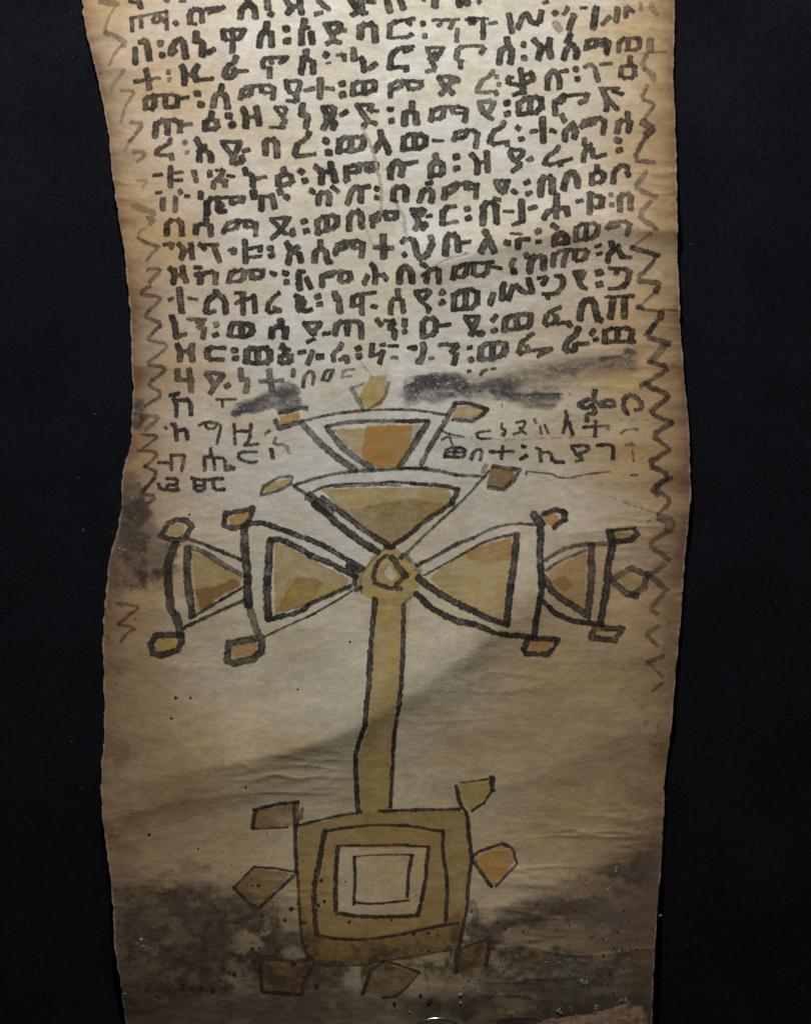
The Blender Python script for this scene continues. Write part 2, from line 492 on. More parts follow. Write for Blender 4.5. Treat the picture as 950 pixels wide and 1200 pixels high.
def round_off(pts):
    if len(pts) < 3: return pts
    out = [pts[0]]
    for a, b, c in zip(pts[:-2], pts[1:-1], pts[2:]):
        out.append((b[0] + (a[0] - b[0]) * .24, b[1] + (a[1] - b[1]) * .24))
        out.append((b[0] + (c[0] - b[0]) * .24, b[1] + (c[1] - b[1]) * .24))
    return out + [pts[-1]]

def stroke_field(strokes, dark, soft=.75, rag=1.0, seed=0, nib=0.0):
    """strokes: list of (points, radius)"""
    def f(U, V):
        wob = 1.5 * rag * (vnoise(U, V, 3.1, 3.1, 11) - .5) + 1.3 * rag * (vnoise(U, V, 7.5, 7.5, 12) - .5) + 1.5 * rag * (vnoise(U, V, 1.9, 1.9, 13) - .5)
        sd = np.full(U.shape, 1e9)
        for pts, r in strokes:
            sd = np.minimum(sd, nib_sd(U, V, pts, r, nib))
        sd = sd + wob * np.minimum(1, strokes[0][1] / 3.0)
        a = 1 - sst(-soft, soft * .8, sd)
        pool = .84 + .2 * np.exp(-((sd + 1.1) / 1.0) ** 2)
        wash = .62 + .50 * vnoise(U, V, 9, 9, 21 + seed % 5) + .28 * vnoise(U, V, 2.6, 2.6, 28)
        return np.clip(a * dark * pool * wash, 0, 1)
    return f

def bounds(strokes, pad=3):
    xs = [p[0] for s, r in strokes for p in s]; ys = [p[1] for s, r in strokes for p in s]
    m = max(r for s, r in strokes) + pad
    return (min(xs) - m, max(min(ys) - m, -40), max(xs) + m, max(ys) + m)

TILES = {'A': (150, 0, 4.75), 'B': (350, 0, 4.75), 'C': (550, 0, 4.75), 'D': (150, 120, 4.75), 'E': (350, 120, 4.75), 'F': (550, 120, 4.75),
         'G': (150, 240, 4.75), 'H': (350, 240, 4.75), 'I': (550, 240, 4.75), 'J': (150, 360, 4.75), 'K': (350, 360, 4.75), 'L': (550, 360, 4.75),
         'M': (150, 470, 4.75), 'N': (500, 450, 3.654), 'P': (160, 580, 3.958), 'Q': (300, 430, 4.75), 'R': (440, 430, 4.75), 'T': (360, 550, 4.75),
         'U': (540, 580, 3.958), 'V': (380, 680, 4.286), 'W': (260, 900, 4.286), 'X': (420, 900, 4.286),
         'a': (90, 0, 6), 'b': (90, 190, 6), 'c': (90, 380, 6), 'd': (90, 560, 6), 'e': (690, 0, 6), 'f': (690, 190, 6), 'g': (690, 380, 6), 'h': (690, 560, 4.287)}

def pts_of(tile, s):
    x0, y0, k = TILES[tile]
    out = []
    for p in s.split():
        x, y = p.split(',')
        out.append((x0 + float(x) / k, y0 + float(y) / k))
    return out

def parse(tile, text):
    """one mark per line: line radius darkness strokes, strokes parted by '/'; a leading ':' marks a word divider"""
    k = TILES[tile][2]
    for ln in text.strip().splitlines():
        ln = ln.strip()
        if not ln: continue
        div = ln.startswith(':')
        if div: ln = ln[1:]
        a, r, d, rest = ln.split(None, 3)
        yield int(a), div, float(d), [(pts_of(tile, s), float(r) / k) for s in rest.split('/') if s.strip()]

TEXT = {}
TEXT['A'] = """
0 14 .8 10,5 45,10/60,0 70,35
0 13 .7 205,0 222,4
0 13 .7 290,2 315,5
1 12 .68 15,95 215,60/20,100 22,165/72,100 72,145/150,80 135,115 160,125 185,100 165,75/215,60 215,155/190,98 205,118
1 16 .8 265,125 267,128
1 16 .85 345,120 340,70 375,42 410,60 412,112/345,125 375,130/430,48 520,38/450,68 500,55 530,35
1 19 .9 625,90 628,50 650,28/690,30 705,50 708,88/668,0 668,18/650,28 690,30
:1 20 .85 775,5 778,38/793,72 797,75
1 18 .9 880,0 910,45 888,70/955,0 965,65/910,35 950,30
2 15 .75 40,270 40,345
2 18 .9 65,232 95,222 110,260 118,325
:2 20 .88 178,240/190,305
2 19 .9 240,295 245,260 265,225 305,215 320,310/245,290 262,280
2 20 .9 380,185 378,222/395,222 415,235 412,300/450,288 475,275
2 17 .9 528,168 640,162/530,170 535,215 580,222 622,210 645,165/582,165 580,280
2 19 .92 730,250 738,195 765,162/795,185 800,245/770,130 768,160
:2 20 .95 875,158 885,157/880,225 892,225
3 17 .75 100,388 108,420 118,485/40,450 130,438
:3 15 .5 225,400/230,440
3 15 .6 150,432 175,432
3 18 .85 300,370 315,400 312,460/385,365 362,405 380,440/320,415 365,410/385,442 470,435
3 18 .85 600,320 590,345 545,370 535,420 570,430 600,400 590,385/600,395 665,390
3 16 .8 752,370 745,345 770,318 890,315/790,325 800,345/845,345 880,322/788,380 788,420
4 16 .8 95,600 95,545 150,530 145,600 100,600/150,530 275,520 272,585/210,530 205,590 240,592 270,585/290,545 332,540
:4 19 .9 380,516 388,516/403,578 411,578
4 18 .88 475,585 480,535 510,512 545,530 552,590/520,480 515,500
4 16 .8 625,540 640,490 700,475 810,470 805,545/690,480 680,520 640,535/740,475 745,510 800,512
4 16 .82 880,450 890,500 935,530 958,470 950,448 880,450/935,530 945,562 885,558
"""
TEXT['B'] = """
1 17 .8 110,0 140,30 165,45/95,75 125,68
1 20 .95 295,5 320,45 350,65 375,70/300,80 330,65/385,5 420,10/345,0 350,40
1 20 .8 495,5 505,55/565,0 578,38
1 10 .7 690,0 700,2
1 20 .85 757,5 757,28
1 20 .9 890,5 898,22/930,10 940,12
2 19 .92 30,115 30,150/15,175 15,235/20,155 55,150/70,185 75,232
2 19 .85 145,130 230,128 225,165 185,190 190,225/150,135 180,185/240,168 258,170/160,238 185,225 225,235
2 20 .8 340,200 345,138 420,132 425,218
2 16 .8 505,205 508,122 640,102/600,115 620,130/505,210 600,205 625,190
:2 18 .8 690,130/700,198
2 15 .75 745,110 890,105/790,130 775,138/865,110 845,150/882,165 878,220
2 14 .75 930,105 1000,98/985,112 975,125
3 18 .9 40,285 40,310/22,325 15,400/25,318 60,330/80,345 80,395
:3 20 .9 150,302 153,304
3 8 .7 155,350 175,345
3 14 .8 215,305 250,300 252,328
3 18 .85 305,275 308,325/335,325 355,325 365,385/395,378 425,355
3 17 .88 640,255 560,265 515,300 505,375/590,285 625,265/505,378 600,368 600,385
3 15 .75 710,265 800,260/715,270 755,340 800,265/730,325 765,385 712,395/760,290 740,300
3 16 .8 878,320 885,262 950,252 1020,252/1015,290 1030,270/900,340 900,368/885,335 915,335
4 19 .78 40,500 80,490/120,445 118,535/155,490 190,490
:4 20 .92 238,465 244,463/240,525 247,523
4 17 .88 300,522 305,455 410,450 428,465 415,510 300,525/365,460 365,515
4 15 .82 510,535 510,452 680,445 688,480 620,498 600,460/510,500 568,485 578,450
4 18 .8 790,425 855,425 850,455 820,480 855,515/785,432 800,470 825,490 790,520/880,442 888,446
4 15 .6 1080,395 1060,420 1020,445 1000,480 990,515 1090,505 1098,520
"""
TEXT['C'] = """
1 16 .75 50,5 52,7/415,10 430,5
2 15 .85 0,98 30,105 5,125
2 15 .8 55,100 100,100/75,110 75,205/110,128 148,122
2 17 .88 220,80 235,170/270,145 300,78 320,75 345,122 385,128 400,65
:2 18 .75 475,72 480,68
2 22 .35 480,130 500,158
2 14 .7 545,42 528,72
2 18 .8 580,85 555,155
2 14 .7 622,40 650,40
2 19 .8 705,42 688,148
2 16 .7 780,92 742,130
2 18 .75 825,50 817,108
2 15 .7 872,45 870,85/880,40 908,58
3 18 .85 210,215 210,240/165,345 175,265 240,262 228,342
:3 18 .75 300,245/305,320
3 19 .97 360,222 400,262 385,320/445,220 440,262 452,310/400,265 440,260
3 18 .92 560,192 545,225/525,320 540,270 570,238 600,282 595,312
3 15 .8 650,268 658,215 780,215 765,288/655,268 708,250 705,220/735,235 738,245
3 14 .72 830,282 835,212 938,205 950,225 940,270 868,276/885,215 882,265
3 12 .5 750,215 765,300
:4 14 .65 152,425/163,468
4 17 .9 287,388 300,510/315,412 348,408 352,440 322,455/270,470 218,458 220,430 240,428/248,525 290,512
4 17 .9 432,488 438,420 470,385 500,432 500,480/500,398 542,390
:4 18 .8 592,382/600,438
4 15 .65 645,370 672,352 700,378/730,355 790,350/700,390 715,440
4 15 .8 895,318 893,335/845,378 842,430 920,430 920,355 850,368
5 17 .75 725,490 830,490/740,500 770,560 762,605/800,505 850,520/780,560 820,600
"""
TEXT['D'] = """
5 18 .75 150,180 155,100 290,95 288,155/220,105 218,165/305,122 350,118
5 18 .85 465,60 463,80/430,145 430,100 490,92 500,140 430,150
:5 20 .9 555,72 565,72/575,123 583,121
5 18 .92 640,35 658,72 655,128/715,28 728,115/660,80 718,76
5 13 .75 820,22 885,25 860,80 820,25/860,80 880,105 850,120 870,138 790,135
6 14 .72 237,205 232,225 160,262 162,290 238,295/242,290 245,308
:6 15 .5 315,222/328,275
6 17 .88 382,205 395,228/398,318 398,255 430,238/425,262 460,290 460,318
6 17 .82 520,218 625,215/530,225 585,300/622,225 600,270 580,330/645,270 668,262/600,340 640,322 632,302
6 19 .85 765,280 765,208 825,205 830,292
7 16 .85 145,405 185,400/235,360 235,460/265,390 300,385/260,432 300,430
:7 15 .7 368,385 370,398/378,430
7 15 .85 455,385 455,402/490,375 530,375 520,410 480,440 475,468/510,438 542,430 540,460/555,405 588,410
7 17 .85 650,372 655,392/680,400 692,410 695,460/715,422 762,413
7 18 .82 865,368 867,385/838,450 835,405 905,398 915,445 845,462
8 15 .65 160,500 182,498/288,493 292,500/192,590 192,540/262,530 260,600
8 14 .8 320,518 338,520
8 16 .88 405,505 405,525/438,620 440,535 520,528 640,526 635,545/500,540 500,605 535,610/575,540 575,560 620,550
8 20 .92 698,500 702,520
8 18 .9 740,590 745,528/800,518 815,580/745,525 800,518
8 18 .85 845,490 848,500/878,522 885,526
"""
TEXT['E'] = """
5 19 .85 20,15 15,65/35,65 50,75 40,128
5 19 .85 138,22 200,22 190,75 160,95 140,138/140,30 160,90 200,112 190,138/238,65 262,52
5 17 .88 320,10 400,10/325,15 385,100/402,15 395,40 440,45/385,100 362,128/390,105 425,115
:5 17 .92 504,35 512,36/512,102 520,100
5 20 .88 630,5 630,38/588,112 590,50 650,50 655,110
5 16 .8 735,95 745,28 935,18 925,98/740,90 798,85 810,32/850,32 860,58 920,55
6 17 .82 55,170 45,195 0,225 -15,250 -20,290 10,298 90,285
:6 20 .92 148,210 154,212/162,278 170,277
6 19 .82 222,270 228,195 350,190 362,210 350,262 225,270/290,200 290,265
6 19 .92 455,165 460,190/425,262 455,212/470,205 492,240 500,275
6 18 .92 582,258 587,177 708,177 703,250 585,260/645,180 645,250
6 15 .85 750,210 803,212
6 15 .82 865,205 875,160 1000,148 985,245/870,200 925,192 935,155
:7 18 .92 10,380 15,385/32,434 38,432
7 20 .95 95,358 130,388 125,442/178,340 202,428/130,385 180,385
7 18 .85 262,430 270,425/265,400 262,352 430,335 425,370 382,378 378,345/265,388 330,384 338,345
7 19 .85 510,415 512,352 548,325 578,350 572,400/590,342 655,328
7 19 .85 760,295 765,310/735,405 737,338 798,332 800,400 735,405
:7 19 .88 873,300 879,299/875,365 882,364
8 17 .8 70,490 80,495/110,560 113,502 175,497 165,560/188,470 218,493
8 18 .8 272,555 288,502 320,465 348,490 345,545/350,475 388,465
:8 15 .9 433,478 438,480/433,528 438,530
8 19 .82 525,535 530,472 600,468 595,538
8 15 .95 525,545 545,550
8 18 .82 675,545 690,487 742,482 740,545/715,452 740,444
8 16 .78 810,530 815,462 990,440 985,522/880,452 875,480 830,508/930,448 935,480 985,482
"""
TEXT['F'] = """
5 17 .7 50,-5 135,-10 120,40 90,60/55,0 80,60 125,88
:5 19 .9 205,2 212,0/207,62 215,60
5 18 .88 275,60 275,-15 398,-40 400,45 280,65/340,-25 335,50
5 16 .85 475,60 475,-30 655,-55 645,-15 612,0/475,5 522,-8 530,-40
6 16 .78 190,112 182,132 122,168 110,235 210,215 210,232
:6 17 .75 268,140 272,142/285,202 292,200
6 19 .92 405,92 410,210
6 17 .9 345,160 372,155/455,155 475,160
6 17 .82 515,72 528,98/530,205 530,165 565,122/572,115 592,155 585,188
6 16 .78 625,130 642,98 755,78 742,168/640,128 688,118 702,92
6 18 .75 880,62 880,75/822,158 830,98 895,98 885,155
7 18 .88 15,290 45,332 43,385/95,278 102,378/45,330 95,330
7 16 .8 228,262 303,262 285,300 250,320 225,285 232,262/250,320 290,345 240,380/330,320 345,310
7 15 .8 495,245 480,270 430,300 415,350 540,320 565,312/500,332 505,345
7 16 .8 640,205 640,230/635,320 640,272 675,232/682,262 687,308 755,288
:7 19 .82 822,208 830,210/830,265 838,263
8 18 .9 145,438 220,435/150,442 162,475 185,500/205,455 195,490/140,535 165,540
8 18 .8 242,490 255,500
:8 17 .88 315,445 325,440/320,508 340,500
8 20 .82 395,510 400,422 460,412 460,495
8 19 .82 525,475 540,412 570,378 600,422 600,462
8 17 .75 710,355 708,372/680,448 682,388 748,388 740,440 680,450
8 17 .82 800,440 805,380 850,345 880,362/878,390 882,400
"""
TEXT['G'] = """
9 17 .8 215,160 220,88 295,85 300,160
9 18 .82 435,60 435,92/375,150 380,108 458,105 460,160
9 15 .8 530,150 560,90 710,85 710,165/540,145 600,130 620,90/650,95 652,125 700,122
9 16 .85 795,75 900,70/800,80 870,155/890,80 850,142 800,182/875,160 920,162 915,140
8 19 .88 440,0 440,40/520,0 505,25 540,32
10 15 .7 200,220 245,215 240,235
10 16 .8 285,220 310,245 300,295/350,220 358,290/310,250 355,255
10 16 .78 400,220 425,240/430,220 500,220/480,235 508,310
10 19 .95 565,250 590,248/588,262 592,250
10 16 .92 650,200 655,312/660,245 735,230 735,250/670,290 740,285
:10 17 .9 788,240 797,238/795,282 802,280
10 18 .9 885,215 900,240/890,320 900,268 942,235/925,262 955,275 962,308
11 18 .88 235,355 260,372 252,430/305,350 308,390 322,422/260,392 308,388
11 17 .82 375,345 405,348/400,430 405,382 488,372 485,430/380,388 398,382
11 16 .8 560,425 575,368 650,362 640,420 560,430/645,370 748,358 748,398 690,412 690,372
11 17 .9 795,378 815,385
:11 17 .88 870,378 880,380/878,428 885,427
12 15 .72 232,528 245,522/340,520 385,525
12 18 .82 285,472 298,590
12 18 .82 435,590 442,532 490,495/495,492 540,525 545,595/480,480 500,480/450,598 480,590
12 16 .85 600,490 650,490/600,545 705,508/635,500 640,600/700,510 705,590
12 14 .88 840,490 785,535 772,600 850,590/810,570 840,580
"""
TEXT['H'] = """
:9 17 .82 25,92 32,88/38,145 46,143
9 17 .88 105,155 105,75 215,50 212,125 105,152/155,72 155,140
9 18 .85 280,130 282,47 345,32 350,118
9 16 .85 412,115 405,52 540,32 542,72 492,80 480,42/405,90 440,85 450,47
9 17 .85 625,25 698,22 680,62 645,42/640,50 670,95 648,130/670,95 708,110 692,130/715,62 735,60
9 18 .85 800,100 806,18 870,5
9 14 .7 815,104 880,92
:9 17 .85 935,20 942,18/940,75 948,72
10 18 .88 120,205 122,232/87,310 92,252 148,246 158,310 178,318
10 16 .8 205,270 215,207 358,197 350,280/215,255 258,240 270,207/300,207 302,235 350,240
10 19 .82 470,175 472,285/427,235 460,238/505,240 520,238
:10 15 .78 575,205 590,190/585,272 590,278
10 19 .85 620,190 645,200 660,295 710,288 740,222/735,180 736,185
10 19 .95 818,270 822,168 880,166 887,250/900,210 950,205
11 18 .9 0,365 28,370/0,382 5,460/45,415 62,455
11 16 .8 130,445 130,380 280,365 290,420 225,430 235,370/130,400 182,392 197,372
11 16 .85 405,330 425,350 425,430/365,430 380,398/470,388 488,410/425,385 455,390
11 19 .88 560,425 560,370 595,338 625,368 630,425
11 17 .9 685,330 702,342/710,425 715,368 778,352 780,425/690,390 710,380
11 16 .9 860,405 872,335 1080,318/865,402 930,395 935,335/975,330 970,395 1045,388 1055,325/1075,345 1125,352
12 17 .92 -15,505 30,530 20,565/-5,540 -5,580 30,590 70,580
:12 17 .85 102,512 112,508/110,552 120,550
12 18 .85 200,490 208,520/220,520 228,590
12 16 .9 425,487 305,500 300,560/350,520 352,600/300,563 340,560/410,560 430,568
12 16 .82 550,480 552,505/510,600 515,525 575,522 582,592
12 16 .8 650,482 735,475 702,520/655,490 680,535 725,570 720,592
:12 17 .82 795,490 800,485/792,545 800,540
12 17 .9 862,580 865,482 995,465 992,568 870,583/928,480 928,572
"""
TEXT['I'] = """
9 19 .88 75,100 75,-10 145,-15 150,92
9 15 .85 195,35 240,35/240,110 300,90
9 19 .85 290,-20 292,85/335,20 370,10
9 18 .85 485,-50 485,-10/415,70 442,32 540,10 545,50/480,10 482,65
9 16 .8 600,-20 625,-26
9 18 .75 672,-60 668,40/700,-50 738,-40 735,-12/705,12 742,8
:9 15 .5 785,-58/790,-2
9 16 .68 835,25 838,-60 898,-60 895,20
10 19 .9 85,150 105,182/65,258 90,205/120,215 135,255
10 18 .88 205,210 215,212/270,235 270,195 330,192
10 13 .78 230,160 288,163
:10 17 .82 375,150 385,145/378,205 392,203
10 19 .92 465,115 482,125/470,218 477,178 510,155 540,180 540,210 480,215
10 15 .78 590,195 592,112 720,100 702,182 592,198/650,110 645,192
10 15 .65 765,130 790,95 895,95 875,165/785,128 830,118
11 16 .75 245,305 232,335/315,275 320,285
:11 17 .92 243,372 252,370
11 19 .82 335,368 345,292 412,282 410,348
11 16 .75 465,335 472,258 600,248 658,248 640,305 582,310 590,255/540,255 520,335
:11 13 .8 702,232 728,222/710,275 732,268
11 17 .85 790,210 800,240/770,310 775,272 830,232/835,262 850,290 895,290
12 18 .82 130,500 115,545
12 18 .88 190,442 180,520/215,520 250,435 300,488 350,485/330,415 345,478
12 16 .85 385,405 430,400 410,440/480,395 520,402 520,450 488,492 410,495/435,505 435,515
12 17 .82 580,372 642,368 622,410 590,385/600,400 620,450 648,465
:12 20 .92 715,378 728,374/720,443 728,441
12 16 .82 780,350 895,360 882,420 850,460 782,465/820,365 815,380
"""
TEXT['J'] = """
13 17 .82 245,55 262,100 265,165/275,160 318,150
13 15 .72 330,65 430,65/385,85 420,82 395,110/425,120 418,165
:13 18 .7 490,92 492,98/478,155 492,150
13 18 .95 567,150 572,100 605,85 685,95 692,138 660,162 580,160/630,95 635,160
13 19 .9 850,75 850,98/798,160 802,112 878,108 872,162
14 17 .8 275,210 290,245 288,290/355,212 350,240 357,290/295,245 350,245
14 18 .76 535,225 442,222 440,290 528,290
:14 18 .76 588,240 598,238/593,283 602,283
14 19 .97 657,300 665,230 722,225 788,230 790,300 720,312 660,302/722,235 722,305
14 17 .85 860,212 870,238/845,300 852,270 900,262 905,300 855,310/845,225 898,235
15 17 .62 275,350 275,400/340,350 345,390/275,405 360,405/350,410 350,462
15 17 .62 435,362 530,370/440,370 480,430/525,380 460,472/548,438 558,432
15 17 .65 625,350 632,400/645,400 665,405 655,465
15 17 .55 785,355 800,460/735,412 860,405
:15 13 .65 918,350 918,378
"""
TEXT['K'] = """
13 16 .88 25,87 125,85/30,90 85,150/120,90 75,145/140,148 168,142/50,190 85,178
13 18 .75 205,145 215,82 290,76 345,82 350,165/270,85 270,148
13 16 .88 435,70 455,95/480,75 538,80 500,112 535,130 530,168
:13 17 .72 590,75 588,95/588,132 590,136
13 17 .85 690,160 690,62 765,60 760,150 700,160/790,102 840,95
14 19 .88 5,252 32,246
14 17 .8 75,250 50,310
14 20 .85 110,275 125,274
14 15 .7 240,205 228,225 192,258 195,295/230,290 262,275 270,300
:14 17 .9 328,232 336,228/330,273 340,270
14 15 .85 410,210 405,265/455,210 475,208/505,215 548,215/465,250 450,305/412,268 442,262
14 14 .6 515,280 545,278
14 17 .85 610,225 650,218/635,225 645,225
14 17 .82 690,208 698,230 680,300 665,300
14 14 .6 730,285 745,282
14 16 .8 782,210 820,205/835,210 888,208 850,245
14 17 .8 878,262 865,308
15 10 .7 25,440 30,385 60,350 85,370 78,430
15 10 .65 130,405 150,352 190,345/190,350 170,400/130,405 165,408
15 9 .4 240,390 250,348 310,345/245,388 290,382
"""
TEXT['L'] = """
13 17 .85 -25,50 55,50/-20,60 15,110/45,60 10,145/20,130 65,150 70,142
:13 17 .85 130,70 145,50/130,132 145,124
13 18 .78 195,125 202,52 340,30 340,90 320,112 200,125/262,50 265,112
13 16 .8 500,0 432,35 415,98 480,85 487,50 468,42/490,90 550,82 558,98
13 20 .88 615,60 620,0 650,-45 690,-40 710,60 730,70
13 15 .82 760,-58 910,-65
13 19 .88 785,50 800,-38/860,48 862,-45
:14 17 .8 -5,225 8,222/3,292 12,288
14 19 .78 60,285 65,205 198,192 200,250 160,278 70,290/130,205 125,283
14 15 .78 350,145 330,160/320,175 290,192 270,262 330,240 320,218/330,245 455,225/455,230 385,268
14 18 .84 605,120 592,152 542,187 532,242 582,240 590,205 655,200
:14 16 .82 690,130 680,145/698,180 710,174
14 17 .86 750,188 755,117 905,115 895,188 918,190/755,193 895,190/825,120 820,185
15 10 .75 62,375 75,355 95,348/125,345 142,340
15 13 .85 -5,355 5,354
"""
TEXT['M'] = """
16 12 .9 235,-35 280,-42/255,-15 268,10 268,80/270,-5 345,-10 350,70
16 9 .6 495,-10 600,-12/520,-5 525,30
17 10 .6 205,145 212,150
17 12 .85 240,125 262,130 270,215/270,165 325,155 330,210
17 9 .7 395,135 430,115 520,125 510,170 495,235/430,125 440,150 480,155 490,132
17 10 .78 590,130 595,235/685,130 675,220 655,235/650,245 725,240/595,168 680,165
17 11 .5 765,180 785,165
17 9 .45 820,205 805,240 880,240 895,290
17 12 .85 798,270 805,315
18 10 .72 170,340 235,345/240,300 240,380/245,300 310,300/312,305 300,385
18 10 .75 460,265 462,290/425,380 425,315/430,310 480,315 480,380/490,315 538,320 540,370/540,385 600,372 560,360
18 9 .7 715,282 620,282 612,320 690,345 715,335
19 10 .78 170,460 175,490 275,495/215,430 275,432 270,468 215,465 215,490/275,485 278,495
19 11 .85 355,430 420,440 525,430/370,440 372,498 425,500 425,442/472,440 480,495 530,490/375,470 425,470
"""
TEXT['N'] = """
16 10 .78 720,30 715,60/650,85 700,60 740,88 760,70 800,70 800,95 745,93/650,92 680,105 720,80/715,100 720,122 682,130 685,155
16 10 .72 860,128 838,100 845,57 880,45 915,72 920,105 892,110
17 6 .6 65,198 100,215 155,225/95,215 110,262/65,237 95,222
17 6 .8 272,200 212,205 220,235 270,232
17 6 .78 322,170 320,190 340,200 330,222/325,210 320,220
17 6 .72 385,165 422,155 415,185 392,188 425,212/372,215 400,205
17 6 .65 460,150 467,165/485,182 490,210/505,175 520,210
17 8 .85 595,115 600,140 595,165/582,205 600,160/610,165 625,215
17 8 .85 722,160 720,222/670,185 712,182
17 6 .55 730,180 780,178/775,182 775,190
17 5 .6 830,212 850,195 890,190 900,195
18 7 .9 75,312 85,272 165,272 160,315 80,310/120,275 118,310/90,290 160,292
18 8 .82 190,320 205,282 238,280 228,325
18 8 .93 325,268 320,318/272,290 370,288
:18 9 .9 410,268 420,270/402,322 425,308
18 8 .9 472,275 487,280/485,285 488,328/485,292 530,292 540,332 585,335
18 8 .88 620,265 688,262 690,285 640,300 672,322 640,330/625,275 640,300
18 8 .88 730,262 800,257 797,318
18 5 .45 850,262 880,250/880,285 885,330/870,262 890,262
19 4 .6 425,385 428,372 490,380 540,385 560,400 620,402 650,392 720,380 785,375
19 5 .6 872,390 902,388
"""
lines = {}
nlet = 0
LINE_Z = []
for tile, txt in TEXT.items():
    for li, div, dark, strokes in parse(tile, txt):
        if li not in lines:
            lines[li] = empty('text_line', parent=ROOT)
        nlet += 1
        late = li >= 16
        o = patch('word_divider' if div else 'letter', lines[li], M_INK2 if late else M_INK,
                  stroke_field([(round_off(p), r * (.96 if not late else 1.05)) for p, r in strokes], min(1.0, dark * 1.07), .85, .66 if not late else .8, nlet, .9 if not late else .2), bounds(strokes, 4))

# ------------------------------------------------------------------ zigzag borders
BORD = {'zig_left': """
a 20 .42 170,5 280,25
a 8 .35 270,40 220,120 190,230
a 17 .42 210,235 270,245 330,290 325,312
a 9 .35 320,310 270,360 230,450
a 14 .3 330,490 270,570 240,620
a 11 .36 310,630 410,640 380,680 340,740 310,850
a 15 .5 380,855 462,862 430,920 375,985
a 9 .3 370,985 340,1050
a 14 .42 400,1060 490,1070 430,1130
b 9 .3 420,130 500,120 460,180
b 20 .38 400,310 470,330 540,350
b 16 .42 500,390 540,390 515,435
b 9 .25 490,460 440,480 430,530
b 12 .5 430,530 500,570 580,590
b 10 .45 560,610 520,650 490,690
b 14 .55 500,750 590,750 560,790 510,840
b 12 .52 510,870 460,900 450,930 590,945 570,990 510,1030 480,1080 490,1095 605,1130 530,1200
c 11 .5 590,5 510,80 500,115 650,135 580,210 500,262
c 13 .55 510,285 632,305 580,355 530,390
c 11 .5 530,390 500,430 612,490 480,570
c 12 .4 450,640 595,645 540,690 480,740
c 9 .55 460,775 575,782 520,830 460,870
c 11 .6 430,885 590,900 480,1000
c 12 .62 480,1000 578,1045 450,1190
d 13 .55 540,5 450,100 560,130 490,190
d 13 .48 280,880 370,895 440,910 380,955 290,1030
d 11 .45 290,1030 425,1055 350,1090 310,1150
""", 'zig_right': """
e 18 .3 440,25 440,60 480,95
e 14 .35 360,20 370,60
e 26 .42 430,280 430,345
e 9 .3 470,360 540,360
e 18 .42 400,390 368,465 460,520 452,555
e 13 .42 410,600 368,690 450,720 460,745 390,830
e 26 .6 380,860 450,895 412,935
e 15 .58 400,960 300,1130 460,1135
f 17 .4 400,70 340,150 340,190 470,240
f 16 .42 430,280 370,340 360,400 440,440 470,470
f 9 .35 430,500 300,595
f 18 .75 300,598 480,655
f 14 .6 475,650 440,720 350,800
f 18 .75 350,835 460,840 490,862 470,910
f 10 .45 460,915 370,1000 340,1025
f 16 .75 350,1008 380,1030
f 7 .5 380,1040 520,1050
f 24 .7 505,1070 500,1082
f 13 .62 480,1110 420,1200
g 19 .58 450,10 410,70
g 18 .65 430,95 560,130
g 24 .45 520,150 490,210 440,250
g 16 .64 420,262 570,300 470,370 370,430
g 17 .62 400,425 460,450 570,500 500,560 420,620 580,690
g 18 .6 580,690 440,780 540,850
g 17 .62 560,880 400,985 580,1060 440,1155 480,1200
h 10 .55 410,0 320,50 420,115 345,180
h 22 .42 360,200 415,220 400,250
h 12 .42 390,275 310,320 310,345 400,410
h 11 .42 375,435 300,500
h 13 .48 290,480 390,560
h 11 .4 375,580 305,660 340,680
h 11 .4 350,745 280,785 340,840
h 10 .45 370,895 290,930
h 8 .3 300,930 370,1000
h 8 .42 365,1035 320,1070
"""}
for nm, txt in BORD.items():
    for ln in txt.strip().splitlines():
        t, r, d, rest = ln.split(None, 3)
        st = [(pts_of(t, s), float(r) * 1.12 / TILES[t][2]) for s in rest.split('/')]
        if nm not in lines:
            lines[nm] = empty('zigzag_border', parent=ROOT)
            lines[nm]['label'] = 'faded zigzag ink border down the %s margin' % ('left' if nm == 'zig_left' else 'right')
        patch('zigzag_stroke', lines[nm], M_LINE, stroke_field([(round_off(p), r_) for p, r_ in st], float(d) * (.95 if nm == 'zig_left' else 1.05), 1.2, 1.0), bounds(st))

# ------------------------------------------------------------------ the painted cross
def wash_field(pts, hole, k, soft=1.2, rim=.14, push=2.2):
    def f(U, V):
        sd = poly_sd(U, V, pts) + push * (vnoise(U, V, 6, 6, 51) - .5) + 1.2 * (vnoise(U, V, 2.4, 2.4, 52) - .5)
        if hole: sd = np.maximum(sd, -(poly_sd(U, V, hole) + 1.6 * (vnoise(U, V, 6, 6, 53) - .5)))
        a = 1 - sst(-soft, soft, sd)
        n1 = fbm(U, V, 30, 24, 55, 4); n2 = fbm(U, V, 9, 14, 57, 3)
        tide = np.exp(-((n1 - .5) / .018) ** 2)
        var = .42 + .85 * n1 + .30 * (n2 - .5) + .10 * tide
        return np.clip(a * k * (var + rim * 1.7 * np.exp(-((sd + 1.8) / 1.6) ** 2)), 0, 1)
    return f

